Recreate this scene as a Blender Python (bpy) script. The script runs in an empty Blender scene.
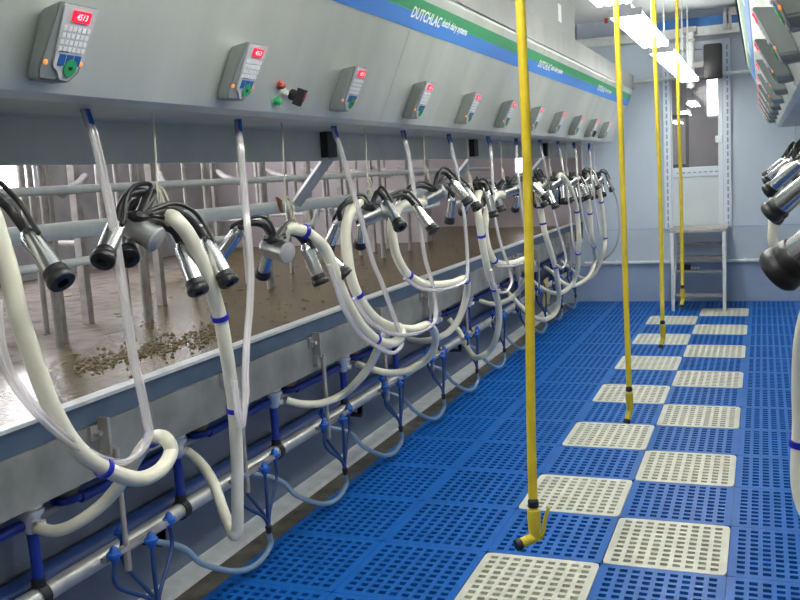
import bpy, bmesh, math, random
from mathutils import Vector, Matrix
random.seed(7)
SC = bpy.context.scene
COL = SC.collection
V = Vector

# ------------------------------------------------------------------ camera
CAM = V((0.63805, -3.16425, 1.66625)); FPX = 915.93
RT = V((0.9297059, 0.36387371, -0.05694621))
DN = V((-0.00344889, -0.14600981, -0.98927713))
FW = V((-0.36828664, 0.91993318, -0.13449122))
def at(px, py, **k):
    """point where the sight line through a photo pixel meets a plane x=, y= or z="""
    d = RT*((px-400)/FPX) + DN*((py-300)/FPX) + FW
    ax, v = next(iter(k.items())); i = 'xyz'.index(ax)
    return CAM + d*((v-CAM[i])/d[i])
cd = bpy.data.cameras.new('camera'); cam = bpy.data.objects.new('camera', cd); COL.objects.link(cam)
cd.sensor_width = 36; cd.lens = FPX/800*36; cd.clip_start = .05
cam.matrix_world = Matrix(((RT.x, -DN.x, -FW.x, CAM.x), (RT.y, -DN.y, -FW.y, CAM.y), (RT.z, -DN.z, -FW.z, CAM.z), (0, 0, 0, 1)))
SC.camera = cam

# ------------------------------------------------------------------ materials
def mat(name, col, rough=.5, metal=0., noise=None, bump=None, emit=None, trans=None, spec=.5, coat=0, stretch=(1, 1, 1), wav=None):
    """noise=(scale, other colour, amount); bump=(scale, strength)"""
    m = bpy.data.materials.new(name); m.use_nodes = True
    nt = m.node_tree; b = nt.nodes['Principled BSDF']; L = nt.links.new
    c = tuple(col)+(1,)
    b.inputs['Base Color'].default_value = c
    b.inputs['Roughness'].default_value = rough; b.inputs['Metallic'].default_value = metal
    b.inputs['Specular IOR Level'].default_value = spec
    b.inputs['Coat Weight'].default_value = coat
    tc = nt.nodes.new('ShaderNodeNewGeometry'); mp = nt.nodes.new('ShaderNodeMapping')
    L(tc.outputs['Position'], mp.inputs[0]); mp.inputs['Scale'].default_value = stretch
    if noise:
        n = nt.nodes.new('ShaderNodeTexNoise'); n.inputs['Scale'].default_value = noise[0]; n.inputs['Detail'].default_value = 6
        L(mp.outputs[0], n.inputs['Vector'])
        r = nt.nodes.new('ShaderNodeValToRGB'); r.color_ramp.elements[0].position = .35; r.color_ramp.elements[1].position = .7
        r.color_ramp.elements[0].color = c; r.color_ramp.elements[1].color = tuple(noise[1])+(1,)
        L(n.outputs['Fac'], r.inputs[0]); L(r.outputs[0], b.inputs['Base Color'])
    if bump:
        n = nt.nodes.new('ShaderNodeTexNoise'); n.inputs['Scale'].default_value = bump[0]; n.inputs['Detail'].default_value = 4
        L(mp.outputs[0], n.inputs['Vector'])
        bp = nt.nodes.new('ShaderNodeBump'); bp.inputs['Strength'].default_value = bump[1]; bp.inputs['Distance'].default_value = .02
        L(n.outputs['Fac'], bp.inputs['Height']); L(bp.outputs[0], b.inputs['Normal'])
    if emit:
        b.inputs['Emission Color'].default_value = tuple(emit[0])+(1,); b.inputs['Emission Strength'].default_value = emit[1]
    if trans:
        out = nt.nodes['Material Output']; t = nt.nodes.new('ShaderNodeBsdfTransparent'); mx = nt.nodes.new('ShaderNodeMixShader')
        mx.inputs[0].default_value = trans; L(b.outputs[0], mx.inputs[1]); L(t.outputs[0], mx.inputs[2]); L(mx.outputs[0], out.inputs[0])
    return m
M = {}
def defm(k, *a, **kw): M[k] = mat(k, *a, **kw)
defm('stainless', (.70, .73, .69), .36, .5, noise=(2.2, (.58, .61, .575), 1), stretch=(.6, 1.6, .35), bump=(1.3, 1.))
defm('stainless_dark', (.64, .67, .63), .5, .1, noise=(4, (.54, .57, .54), 1))
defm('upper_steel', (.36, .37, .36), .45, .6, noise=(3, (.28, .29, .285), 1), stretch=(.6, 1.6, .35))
defm('galvanised', (.56, .59, .585), .45, .2, noise=(22, (.66, .69, .68), 1))
defm('galvanised_worn', (.42, .40, .385), .5, .2, noise=(16, (.28, .265, .25), 1))
defm('rail_steel', (.74, .79, .75), .4, .05, noise=(30, (.82, .86, .83), 1))
defm('pipe_steel', (.70, .71, .68), .38, .6, noise=(9, (.52, .53, .52), 1))
defm('chrome', (.60, .61, .61), .2, .97)
defm('chrome_dull', (.48, .49, .48), .3, .95, noise=(40, (.38, .39, .39), 1))
defm('cap_steel', (.88, .88, .87), .25, .5)
defm('rubber', (.012, .012, .014), .42)
defm('cream_hose', (.80, .79, .66), .38, noise=(14, (.74, .72, .58), 1))
defm('clear_tube', (.80, .77, .78), .12, trans=.55, spec=1.)
defm('clear_lid', (.46, .46, .47), .25, trans=.2)
defm('clip_blue', (.015, .02, .42), .4)
defm('plastic_blue', (.02, .12, .52), .4)
defm('pipe_blue', (.010, .035, .15), .5)
defm('elbow_blue', (.010, .032, .27), .4)
defm('hose_navy', (.02, .06, .20), .45)
defm('drain_tube', (.30, .44, .60), .3, trans=.3)
defm('tile_blue', (.006, .135, .52), .4, noise=(7, (.005, .11, .44), 1), spec=.3)
defm('tile_white', (.74, .74, .64), .45, noise=(9, (.64, .63, .53), 1))
defm('console_grey', (.24, .27, .265), .45)
defm('console_plate', (.60, .60, .64), .4)
defm('key_white', (.86, .86, .90), .4)
defm('label_blue', (.02, .12, .40), .4)
defm('button_green', (.03, .34, .12), .4)
defm('button_red', (.36, .05, .04), .4)
defm('lamp_white', (.75, .78, .74), .3)
defm('display_red', (.5, .0, .02), .4, emit=((1, .015, .05), 1.1))
defm('digit_pink', (1, .6, .6), .4, emit=((1, .65, .6), 1.6))
defm('led_orange', (1, .25, .03), .4, emit=((1, .22, .03), 1.1))
defm('stripe_green', (.02, .33, .13), .42, .15)
defm('stripe_blue', (.055, .25, .74), .42, .15)
defm('lettering', (.92, .95, .95), .5)
defm('hose_yellow', (.72, .55, .03), .4, noise=(18, (.62, .46, .02), 1))
defm('gun_yellow', (.66, .52, .03), .4)
defm('cord_cream', (.66, .62, .50), .8)
defm('wall_blue', (.47, .55, .64), .6, noise=(3, (.44, .52, .61), 1), bump=(9, .05))
defm('wall_dado', (.34, .44, .60), .5, noise=(3, (.31, .40, .56), 1))
defm('wall_pit', (.15, .195, .27), .5, noise=(3, (.125, .165, .23), 1))  # wall colour darkened to hold the deep shade beneath the platform
defm('wall_grey', (.42, .42, .43), .8, noise=(4, (.32, .32, .34), 1))
defm('wall_pink', (.46, .41, .425), .8, noise=(3, (.41, .365, .38), 1))
defm('ceiling', (.66, .68, .68), .6)
defm('duct', (.36, .37, .37), .6)
defm('white_paint', (.75, .78, .80), .5, noise=(12, (.62, .64, .64), 1))
defm('ledge', (.17, .155, .12), .7, noise=(9, (.07, .06, .045), 1), bump=(30, .3))
defm('under_floor', (.05, .05, .055), .8)
defm('band_blue', (.055, .095, .16), .5, noise=(6, (.08, .12, .175), 1))
defm('plate_grey', (.29, .30, .29), .6, .2, noise=(5, (.17, .175, .17), 1), bump=(20, .12))
defm('window_glow', (.9, .9, 1), .5, emit=((1, .97, 1), 11.))
defm('tube_glow', (1, 1, 1), .5, emit=((1, 1, .92), 18.))
defm('fill_glow', (1, 1, 1), .5, emit=((1, .98, .97), 2.2))
defm('passage_glow', (1, 1, 1), .5, emit=((.97, .97, 1), 8.))
defm('lamp_body', (.80, .80, .84), .4)
defm('frame_white', (.62, .68, .74), .4)
defm('frame_blue', (.22, .31, .52), .5)
defm('beam_blue', (.03, .14, .40), .5)
defm('panel_pale', (.55, .62, .64), .5)
defm('black_plastic', (.015, .015, .02), .5)
defm('dark_hide', (.02, .014, .018), .9)
defm('glass', (.5, .5, .52), .03, trans=.86, spec=.9)
defm('yellow_cloth', (.62, .55, .30), .9)
defm('rust', (.30, .15, .06), .9)
defm('white_tape', (.85, .87, .87), .6)
defm('red_tape', (.55, .06, .05), .6)
defm('brass', (.32, .25, .14), .4, .8)
defm('manure', (.14, .10, .035), .5, noise=(40, (.075, .055, .02), 1))

# the soiled cow standing: dry pale concrete towards the wall, wet brown film towards the pit
def cow_floor_mat():
    m = bpy.data.materials.new('cow_floor'); m.use_nodes = True
    nt = m.node_tree; L = nt.links.new; b = nt.nodes['Principled BSDF']; N = nt.nodes.new
    g = N('ShaderNodeNewGeometry'); sx = N('ShaderNodeSeparateXYZ'); L(g.outputs['Position'], sx.inputs[0])
    n1 = N('ShaderNodeTexNoise'); n1.inputs['Scale'].default_value = 1.6; n1.inputs['Detail'].default_value = 7; L(g.outputs['Position'], n1.inputs['Vector'])
    n2 = N('ShaderNodeTexNoise'); n2.inputs['Scale'].default_value = 9; n2.inputs['Detail'].default_value = 8; L(g.outputs['Position'], n2.inputs['Vector'])
    a = N('ShaderNodeMath'); a.operation = 'MULTIPLY_ADD'; L(n1.outputs['Fac'], a.inputs[0]); a.inputs[1].default_value = .9
    a2 = N('ShaderNodeMath'); a2.operation = 'MULTIPLY_ADD'; L(sx.outputs['Y'], a2.inputs[0]); a2.inputs[1].default_value = .45; L(sx.outputs['X'], a2.inputs[2]); L(a2.outputs[0], a.inputs[2])
    mr = N('ShaderNodeMapRange'); L(a.outputs[0], mr.inputs[0]); mr.inputs[1].default_value = -2.2; mr.inputs[2].default_value = -1.8
    dry = N('ShaderNodeValToRGB'); L(n2.outputs['Fac'], dry.inputs[0])
    dry.color_ramp.elements[0].position = .3; dry.color_ramp.elements[0].color = (.085, .068, .055, 1); dry.color_ramp.elements[1].position = .55; dry.color_ramp.elements[1].color = (.20, .17, .15, 1)
    wet = N('ShaderNodeValToRGB'); L(n2.outputs['Fac'], wet.inputs[0])
    wet.color_ramp.elements[0].position = .35; wet.color_ramp.elements[0].color = (.050, .036, .006, 1); wet.color_ramp.elements[1].position = .68; wet.color_ramp.elements[1].color = (.145, .108, .028, 1)
    mx = N('ShaderNodeMix'); mx.data_type = 'RGBA'; L(mr.outputs[0], mx.inputs[0]); L(dry.outputs[0], mx.inputs[6]); L(wet.outputs[0], mx.inputs[7])
    L(mx.outputs[2], b.inputs['Base Color'])
    ro = N('ShaderNodeMapRange'); L(mr.outputs[0], ro.inputs[0]); ro.inputs[3].default_value = .9; ro.inputs[4].default_value = .27; b.inputs['Specular IOR Level'].default_value = .27; L(ro.outputs[0], b.inputs['Roughness'])
    n3 = N('ShaderNodeTexNoise'); n3.inputs['Scale'].default_value = 28; n3.inputs['Detail'].default_value = 5; L(g.outputs['Position'], n3.inputs['Vector'])
    bp = N('ShaderNodeBump'); bp.inputs['Strength'].default_value = .35; bp.inputs['Distance'].default_value = .012; L(n3.outputs['Fac'], bp.inputs['Height']); L(bp.outputs[0], b.inputs['Normal'])
    return m
M['cow_floor'] = cow_floor_mat()

# ------------------------------------------------------------------ mesh helpers
def box(bm, lo, hi, bev=0):
    lo, hi = V(lo), V(hi)
    r = bmesh.ops.create_cube(bm, size=1, matrix=Matrix.Translation((lo+hi)/2) @ Matrix.Diagonal((*(hi-lo), 1)))
    if bev:
        es = list({e for v in r['verts'] for e in v.link_edges})
        bmesh.ops.bevel(bm, geom=es, offset=bev, segments=2, affect='EDGES', profile=.5)
def frame_of(d):
    d = d.normalized(); u = d.cross(V((0, 0, 1)))
    if u.length < 1e-3: u = V((1, 0, 0))
    u.normalize(); return d, u, d.cross(u).normalized()
def lathe(bm, p0, d, prof, seg=20, cap=True):
    d, u, w = frame_of(V(d)); p0 = V(p0); rings = []
    for t, r in prof:
        rings.append([bm.verts.new(p0+d*t+(u*math.cos(a)+w*math.sin(a))*r) for a in [2*math.pi*k/seg for k in range(seg)]])
    for a, b in zip(rings, rings[1:]):
        for k in range(seg): bm.faces.new((a[k], a[(k+1) % seg], b[(k+1) % seg], b[k]))
    if cap: bm.faces.new(rings[0][::-1]); bm.faces.new(rings[-1])
def rod(bm, a, b, r, seg=12):
    a, b = V(a), V(b); lathe(bm, a, b-a, [(0, r), ((b-a).length, r)], seg)
def spline(pts, n=8):
    P = [V(p) for p in pts]
    if len(P) < 3: return P
    P = [P[0]*2-P[1]]+P+[P[-1]*2-P[-2]]; out = []
    for i in range(1, len(P)-2):
        a, b, c, d = P[i-1:i+3]
        for k in range(n):
            t = k/n
            out.append(.5*((2*b)+(c-a)*t+(2*a-5*b+4*c-d)*t*t+(3*b-a-3*c+d)*t**3))
    out.append(P[-2]); return out
def tube(bm, pts, r, seg=10, n=8, r2=None, smooth=True):
    P = spline(pts, n) if smooth else [V(p) for p in pts]
    Q = [P[0]]
    for p in P[1:]:
        if (p-Q[-1]).length > 1e-4: Q.append(p)
    P = Q; T = [(P[min(i+1, len(P)-1)]-P[max(i-1, 0)]).normalized() for i in range(len(P))]
    d, u, w = frame_of(T[0]); rings = []
    for i, p in enumerate(P):
        u = (u-T[i]*u.dot(T[i])).normalized(); w = T[i].cross(u)
        rr = r if r2 is None else r+(r2-r)*i/(len(P)-1)
        rings.append([bm.verts.new(p+(u*math.cos(a)+w*math.sin(a))*rr) for a in [2*math.pi*k/seg for k in range(seg)]])
    for a, b in zip(rings, rings[1:]):
        for k in range(seg): bm.faces.new((a[k], a[(k+1) % seg], b[(k+1) % seg], b[k]))
    bm.faces.new(rings[0][::-1]); bm.faces.new(rings[-1])
def prism(bm, pts, ext):
    """extrude a planar polygon by a vector"""
    ext = V(ext); a = [bm.verts.new(V(p)) for p in pts]; b = [bm.verts.new(V(p)+ext) for p in pts]
    bm.faces.new(a[::-1]); bm.faces.new(b); n = len(a)
    for k in range(n): bm.faces.new((a[k], a[(k+1) % n], b[(k+1) % n], b[k]))
def B(): return bmesh.new()
def obj(name, bm, m, parent=None, base=None, smooth=True):
    bmesh.ops.recalc_face_normals(bm, faces=bm.faces[:])
    if parent is None:
        if base is None:
            xs = [v.co for v in bm.verts]
            base = V((sum(c.x for c in xs)/len(xs), sum(c.y for c in xs)/len(xs), min(c.z for c in xs)))
        off = V(base)
    else: off = wloc(parent)
    bmesh.ops.translate(bm, verts=bm.verts[:], vec=-off)
    me = bpy.data.meshes.new(name); bm.to_mesh(me); bm.free(); me.materials.append(M[m] if isinstance(m, str) else m)
    if smooth:
        me.polygons.foreach_set('use_smooth', [True]*len(me.polygons)); me.set_sharp_from_angle(angle=math.radians(38))
    o = bpy.data.objects.new(name, me); COL.objects.link(o)
    if parent is None: o.location = off
    else: o.parent = parent
    return o
def wloc(o):
    p = V((0, 0, 0))
    while o is not None: p += V(o.location); o = o.parent
    return p
def tag(o, label=None, cat=None, group=None, kind=None):
    if label: o['label'] = label
    if cat: o['category'] = cat
    if group: o['group'] = group
    if kind: o['kind'] = kind
    return o
def thing(name, loc, label, cat, group=None):
    o = bpy.data.objects.new(name, None); COL.objects.link(o); o.location = loc; o.empty_display_size = .05
    return tag(o, label, cat, group)
def struct(name, bm, m, parent=None, smooth=False):
    o = obj(name, bm, m, parent, smooth=smooth)
    if parent is None: o['kind'] = 'structure'
    return o
def copy_tree(o, parent=None):
    c = o.copy(); COL.objects.link(c); c.parent = parent
    for ch in list(o.children): copy_tree(ch, c)
    return c
ORD = ['nearest', 'second nearest', 'third nearest', 'fourth nearest', 'fifth nearest', 'sixth nearest', 'seventh nearest', 'eighth nearest', 'ninth nearest', 'tenth nearest', 'eleventh nearest', 'twelfth nearest', 'thirteenth nearest']
def mir(p): return V((-.2-p[0], p[1], p[2]))
S = .802                                  # distance between neighbouring milking places
YB = 8.06                                 # far wall
# ------------------------------------------------------------------ room shell
bm = B(); box(bm, (-1.8, -5.5, -.16), (1.6, YB+.1, -.10)); struct('floor', bm, 'under_floor')
bm = B(); box(bm, (-5.4, -5.6, 3.32), (5.2, 16.6, 3.42)); struct('ceiling', bm, 'ceiling')
def wall_with_hole(x0, x1, z0, z1, hx0, hx1, hz0, hz1, y, t):
    bm = B()
    for a, b, c, d in ((x0, hx0, z0, z1), (hx1, x1, z0, z1), (hx0, hx1, z0, hz0), (hx0, hx1, hz1, z1)):
        if b > a and d > c: box(bm, (a, y, c), (b, y+t, d))
    return bm
DX0, DX1, DZ0, DZ1 = -.43, .31, .86, 2.98
bm = wall_with_hole(-1.40, 1.35, -.10, 3.32, DX0, DX1, DZ0, DZ1, YB, .12); box(bm, (-1.9, YB, -.1), (-1.40, YB+.12, .74)); struct('wall_back', bm, 'wall_blue')
bm = B(); box(bm, (-1.735, YB-.012, -.02), (1.2, YB, .46)); struct('trim_1', bm, 'wall_dado')          # darker painted dado
for sgn in (0, 1):
    f = mir if sgn else (lambda p: V(p)); side = 'right' if sgn else 'left'
    def bx(lo, hi):
        a, b = f(lo), f(hi); bm = B(); box(bm, [min(a[i], b[i]) for i in range(3)], [max(a[i], b[i]) for i in range(3)]); return bm
    struct('wall_pit_'+side, bx((-1.86, -5.5, -.1), (-1.74, YB, .75)), 'wall_pit')
    bm = B(); prism(bm, [f(p) for p in ((-1.635, -5.5, -.02), (-1.735, -5.5, -.02), (-1.735, -5.5, .016), (-1.64, -5.5, .001))], (0, 5.5+YB-.02, 0)); struct('baseboard_'+side, bm, 'white_paint')
    struct('ledge_'+side, bx((-1.735, -5.5, -.10), (-1.5, YB-.02, -.021)), 'ledge')
    # cow standing with its steel edge
    struct('platform_'+side, bx((-5.2, -5.5, .74), (-1.50, 10.5, .96)), 'cow_floor')
    struct('platform_edge_'+side, bx((-1.50, -5.5, .895), (-1.468, YB-.02, .972)), 'band_blue')
    struct('platform_lip_'+side, bx((-1.512, -5.5, .9725), (-1.455, YB-.02, .985)), 'galvanised')
    struct('platform_fascia_'+side, bx((-1.50, -5.5, .715), (-1.458, YB-.25, .893)), 'plate_grey')
    struct('wall_'+side, bx((-5.4, -5.6, 0), (-5.2, 12.6, 3.32)), 'wall_grey')
    # end of the cow standing and the alley out of it
    struct('wall_end_'+side, bx((-5.2, 5.85, .9605), (-2.62, 6.0, 3.32)), 'wall_pink')
bm = B(); box(bm, (-5.4, -5.75, -.1), (5.2, -5.6, 3.32)); struct('wall_front', bm, 'wall_grey')
# alley behind the far end: pink wall with a dark opening, low pink parapet
struct('wall_alley_left', wall_with_hole(-5.2, -1.40, .96, 3.32, -2.12, -1.60, 1.18, 1.45, YB+.3, .12), 'wall_pink')
bm = B(); box(bm, (-2.62, 7.78, .9605), (-1.42, 7.86, 1.20)); struct('wall_parapet_left', bm, 'wall_pink')
bm = B(); box(bm, (-2.6, YB+.85, .9605), (-1.3, YB+.9, 3.2)); struct('wall_alley_end', bm, 'dark_hide')
struct('wall_alley_right', (lambda: (lambda b: (box(b, (1.2, YB+.3, .96), (5.0, YB+.42, 3.32)), b)[1])(B()))(), 'wall_pink')
# room behind the door
bm = B(); box(bm, (-2.6, 14.3, .5), (1.8, 14.4, 3.32)); struct('wall_passage', bm, 'wall_pink')
bm = B(); box(bm, (-1.2, YB+.13, .74), (1.8, 14.3, .86)); struct('floor_passage', bm, 'wall_grey')
def window(n, side, y0, y1, z0, z1, x=-5.2):
    s = 1 if side == 'left' else -1
    X = x if side == 'left' else -.2-x
    bm = B()
    for a, b, c, d in ((y0-.06, y0, z0-.06, z1+.06), (y1, y1+.06, z0-.06, z1+.06), (y0, y1, z0-.06, z0), (y0, y1, z1, z1+.06)):
        box(bm, (min(X, X+s*.05), a, c), (max(X, X+s*.05), b, d))
    o = struct('window_%d' % n, bm, 'frame_white')
    bm = B(); box(bm, (min(X, X+s*.02), y0, z0), (max(X, X+s*.02), y1, z1)); obj('pane', bm, 'window_glow', o, smooth=False)
wn = 1
for y0 in (-4.2, -1.2, 1.5, 3.75, 6.35):  # one is in sight; the others are unseen windows added for their light
    window(wn, 'left', y0, y0+1.55, 1.72 if y0 < 3 else 2.35, 2.9); wn += 1
for y0 in (-3.2, 0.3, 3.0):
    window(wn, 'right', y0, y0+1.2, 1.9, 2.7); wn += 1
# small bright window in the alley wall
p = at(522, 166, y=YB+.3)
bm = B(); box(bm, (p.x-.09, YB+.28, p.z-.10), (p.x+.09, YB+.30, p.z+.25)); o = struct('window_%d' % wn, bm, 'frame_white'); wn += 1
bm = B(); box(bm, (p.x-.07, YB+.272, p.z-.07), (p.x+.07, YB+.279, p.z+.22)); obj('pane', bm, 'window_glow', o, smooth=False)
# bright window in the passage seen through the door glass
p = at(715.5, 93, y=14.3)
bm = B(); box(bm, (p.x-.16, 14.26, p.z-.42), (p.x+.16, 14.299, p.z+.42)); o = struct('window_%d' % wn, bm, 'frame_white'); wn += 1
bm = B(); box(bm, (p.x-.13, 14.25, p.z-.38), (p.x+.13, 14.259, p.z+.38)); obj('pane', bm, 'window_glow', o, smooth=False)

# door
bm = B()
for lo, hi in (((DX0, YB-.05, DZ0), (DX0+.085, YB+.06, DZ1)), ((DX1-.085, YB-.05, DZ0), (DX1, YB+.06, DZ1)), ((DX0+.085, YB-.05, DZ1-.09), (DX1-.085, YB+.06, DZ1))): box(bm, lo, hi, .006)
door = struct('door_1', bm, 'frame_white')
bm = B()
for x in (DX0+.03, DX1-.045): 
    for k in range(26): box(bm, (x, YB-.054, DZ0+.02+k*.079), (x+.018, YB-.049, DZ0+.075+k*.079))
for k in range(8): box(bm, (DX0+.14+k*.06, YB-.036, 1.50), (DX0+.18+k*.06, YB-.031, 1.515))
obj('protective_film', bm, 'frame_blue', door, smooth=False)
bm = B(); gx0, gx1, gz0, gz1 = DX0+.10, DX1-.14, 1.57, 2.74
for lo, hi in (((DX0+.087, YB-.03, DZ0+.02), (gx0, YB+.02, DZ1-.1)), ((gx1, YB-.03, DZ0+.02), (DX1-.087, YB+.02, DZ1-.1)), ((gx0, YB-.03, 1.46), (gx1, YB+.02, gz0)), ((gx0, YB-.03, gz1), (gx1, YB+.02, DZ1-.1))): box(bm, lo, hi, .004)
lf = obj('door_leaf', bm, 'frame_white', door, smooth=False)
bm = B(); box(bm, (gx0, YB-.015, DZ0+.03), (gx1, YB+.01, 1.46)); obj('lower_panel', bm, 'panel_pale', lf, smooth=False)
bm = B(); box(bm, (gx0, YB-.006, gz0), (gx1, YB+.002, gz1)); obj('pane', bm, 'glass', lf, smooth=False)
bm = B(); box(bm, (gx1-.03, YB-.06, 1.83), (gx1+.05, YB-.031, 1.91), .006); obj('lock_plate', bm, 'frame_white', lf)
# dark timber frame standing in the passage behind the glass
bm = B()
for a, b in (((-.50, 9.6, .86), (-.47, 9.64, 2.25)), ((-.30, 9.6, .86), (-.26, 9.64, 2.25))): box(bm, a, b)
for z in (1.55, 2.20): box(bm, (-.75, 9.6, z), (-.26, 9.64, z+.05))
tag(obj('stable_gate', bm, 'dark_hide', smooth=False), 'dark frame of uprights and crossbars seen through the door glass', 'gate')

# lamps of the passage, receding behind the glass
for i, (px, py, y) in enumerate(((691, 103, 9.2), (683, 113, 11.4), (675.5, 122, 13.2))):
    x, y, z = at(px, py, y=y)
    t = thing('passage_lamp', (x, y, z), 'fluorescent passage lamp seen through the door glass, %s of the three' % ('nearest', 'middle', 'farthest')[i], 'lamp', 'lamps in the passage')
    bm = B(); box(bm, (x-.05, y, z+.03), (x+.05, y+.9, z+.07)); obj('batten', bm, 'lamp_body', t, smooth=False)
    for dx in (-.05, 0, .05):
        bm = B(); rod(bm, (x+dx, y+.02, z), (x+dx, y+.88, z), .011, 8); obj('lamp_tube', bm, 'passage_glow', t)
    for yy in (y+.2, y+.7):
        bm = B(); rod(bm, (x, yy, z+.07), (x, yy, 3.32), .008, 6); obj('hanger', bm, 'galvanised', t)
# white rail and faint trims on the far wall
bm = B(); rod(bm, (-1.38, YB-.05, .475), (1.2, YB-.05, .475), .02)
pr = tag(obj('wall_pipe', bm, 'white_paint'), 'long white pipe running level along the far blue wall behind the ladder', 'pipe')
for x in (-1.0, -.45, .45, 1.0):
    bm = B(); box(bm, (x-.012, YB-.05, .45), (x+.012, YB, .50)); obj('bracket', bm, 'white_paint', pr)
bm = B(); box(bm, (-1.40, YB-.006, .862), (DX0, YB, .875)); box(bm, (DX1, YB-.006, .862), (1.2, YB, .875)); struct('trim_2', bm, 'wall_dado')
bm = B(); rod(bm, (-.76, YB-.09, 2.585), (1.2, YB-.09, 2.585), .022)
o = tag(obj('conduit', bm, 'galvanised'), 'thin grey conduit running level across the top of the door', 'pipe')
for x in (-.6, .5, 1.1):
    bm = B(); box(bm, (x-.015, YB-.09, 2.565), (x+.015, YB, 2.605)); obj('wall_clip', bm, 'galvanised_worn', o, smooth=False)
# beam across the far end
bm = B(); box(bm, (-1.6, YB-.16, 3.02), (1.2, YB-.03, 3.12)); bd = tag(obj('roof_beam', bm, 'galvanised', smooth=False), 'grey cross beam with a blue upper strip high on the far wall', 'beam'); bd['kind'] = 'thing'
bm = B(); box(bm, (-.66, YB-.165, 3.12), (1.2, YB-.03, 3.22)); tag(obj('painted_strip', bm, 'beam_blue', bd, smooth=False), 'blue upper strip')
bm = B(); box(bm, (.24, YB-.19, 3.06), (.28, YB-.166, 3.26)); box(bm, (.30, YB-.19, 3.06), (.33, YB-.166, 3.26)); box(bm, (.31, YB-.23, 3.2), (.42, YB-.191, 3.28)); obj('pipe_clamp', bm, 'galvanised_worn', bd, smooth=False)
# hanging post + loudspeaker
t = thing('hanging_post', (-.1, 7.72, 2.45), 'grey post hanging from the cross beam beside the black loudspeaker', 'post')
bm = B(); rod(bm, (-.1, 7.72, 2.45), (-.1, 7.72, 3.10), .045); obj('post', bm, 'galvanised', t)
bm = B(); box(bm, (-.17, 7.66, 3.04), (-.03, 7.89, 3.10)); box(bm, (-.155, 7.67, 2.94), (-.045, 7.77, 2.97)); obj('mounting_plate', bm, 'galvanised_worn', t)
t = thing('loudspeaker', (.14, 7.7, 2.50), 'black box loudspeaker high in front of the far door', 'loudspeaker')
bm = B(); box(bm, (.045, 7.60, 2.52), (.235, 7.78, 2.89), .02); obj('housing', bm, 'black_plastic', t)
bm = B(); box(bm, (.065, 7.592, 2.55), (.215, 7.60, 2.86), .004); obj('grille', bm, 'rubber', t)
bm = B(); box(bm, (-.06, 7.70, 2.66), (.044, 7.74, 2.72)); obj('mounting_arm', bm, 'galvanised_worn', t)

# overhead duct between the left cabinet and the ceiling
t = thing('overhead_duct', (-1.5, 5.6, 2.7), 'pale grey overhead duct above the far end of the left cabinet', 'duct')
bm = B(); prism(bm, [(-2.4, 4.2, 3.3), (-1.12, 4.2, 3.3), (-1.12, 4.2, 2.85), (-1.35, 4.2, 2.68), (-2.4, 4.2, 2.68)], (0, 2.2, 0)); obj('casing', bm, 'duct', t, smooth=False)
bm = B(); box(bm, (-1.119, 5.55, 3.0), (-1.113, 5.70, 3.16)); tag(obj('sticker', bm, 'white_tape', t, smooth=False), 'white sticker')
t = thing('red_tag', (-1.1, 7.88, 3.13), 'small red tag hanging on the cross beam above the left cabinet', 'tag')
q = at(606, 18, y=7.86); t.location = q
bm = B(); box(bm, (q.x-.02, 7.855, q.z-.06), (q.x+.02, 7.865, q.z+.05)); obj('plate', bm, 'red_tape', t, smooth=False)

# ladder / steps under the door
L0, L1, LY = -.29, .25, 7.31
t = thing('step_ladder', (-.02, 7.4, 0), 'white metal steps with open treads standing below the far door', 'steps')
for x in (L0, L1):
    bm = B(); box(bm, (x-.017, LY-.012, 0), (x+.017, LY+.012, .8715)); obj('leg', bm, 'white_paint', t)
    bm = B(); prism(bm, [(x-.01, LY+.03, 0.0), (x-.01, LY+.09, 0.0), (x-.01, YB-.08, .86), (x-.01, YB-.14, .86)], (.02, 0, 0)); obj('stringer', bm, 'white_paint', t)
for y0, y1, z in ((LY+.016, LY+.21, .16), (7.50, 7.68, .41), (7.62, 7.80, .56), (7.78, 7.96, .70)):
    bm = B(); box(bm, (L0+.0175, y0, z-.008), (L1-.0175, y1, z+.006)); obj('tread', bm, 'galvanised_worn', t)
bm = B(); box(bm, (L0-.03, LY-.02, .872), (L1+.03, YB-.06, .90)); obj('landing', bm, 'galvanised_worn', t)
q = at(687, 268, y=7.98)
t = thing('water_tap', q, 'small black box with a white mark on the wall behind the steps', 'box')
bm = B(); box(bm, (q.x-.05, 7.955, q.z-.04), (q.x+.04, 8.01, q.z+.04), .008); obj('body', bm, 'black_plastic', t)
bm = B(); [box(bm, (q.x+.045+.035*k, 7.95, q.z-.012), (q.x+.07+.035*k, 7.97, q.z+.012)) for k in range(3)]; tag(obj('mark', bm, 'white_tape', t), 'white marks')

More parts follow.
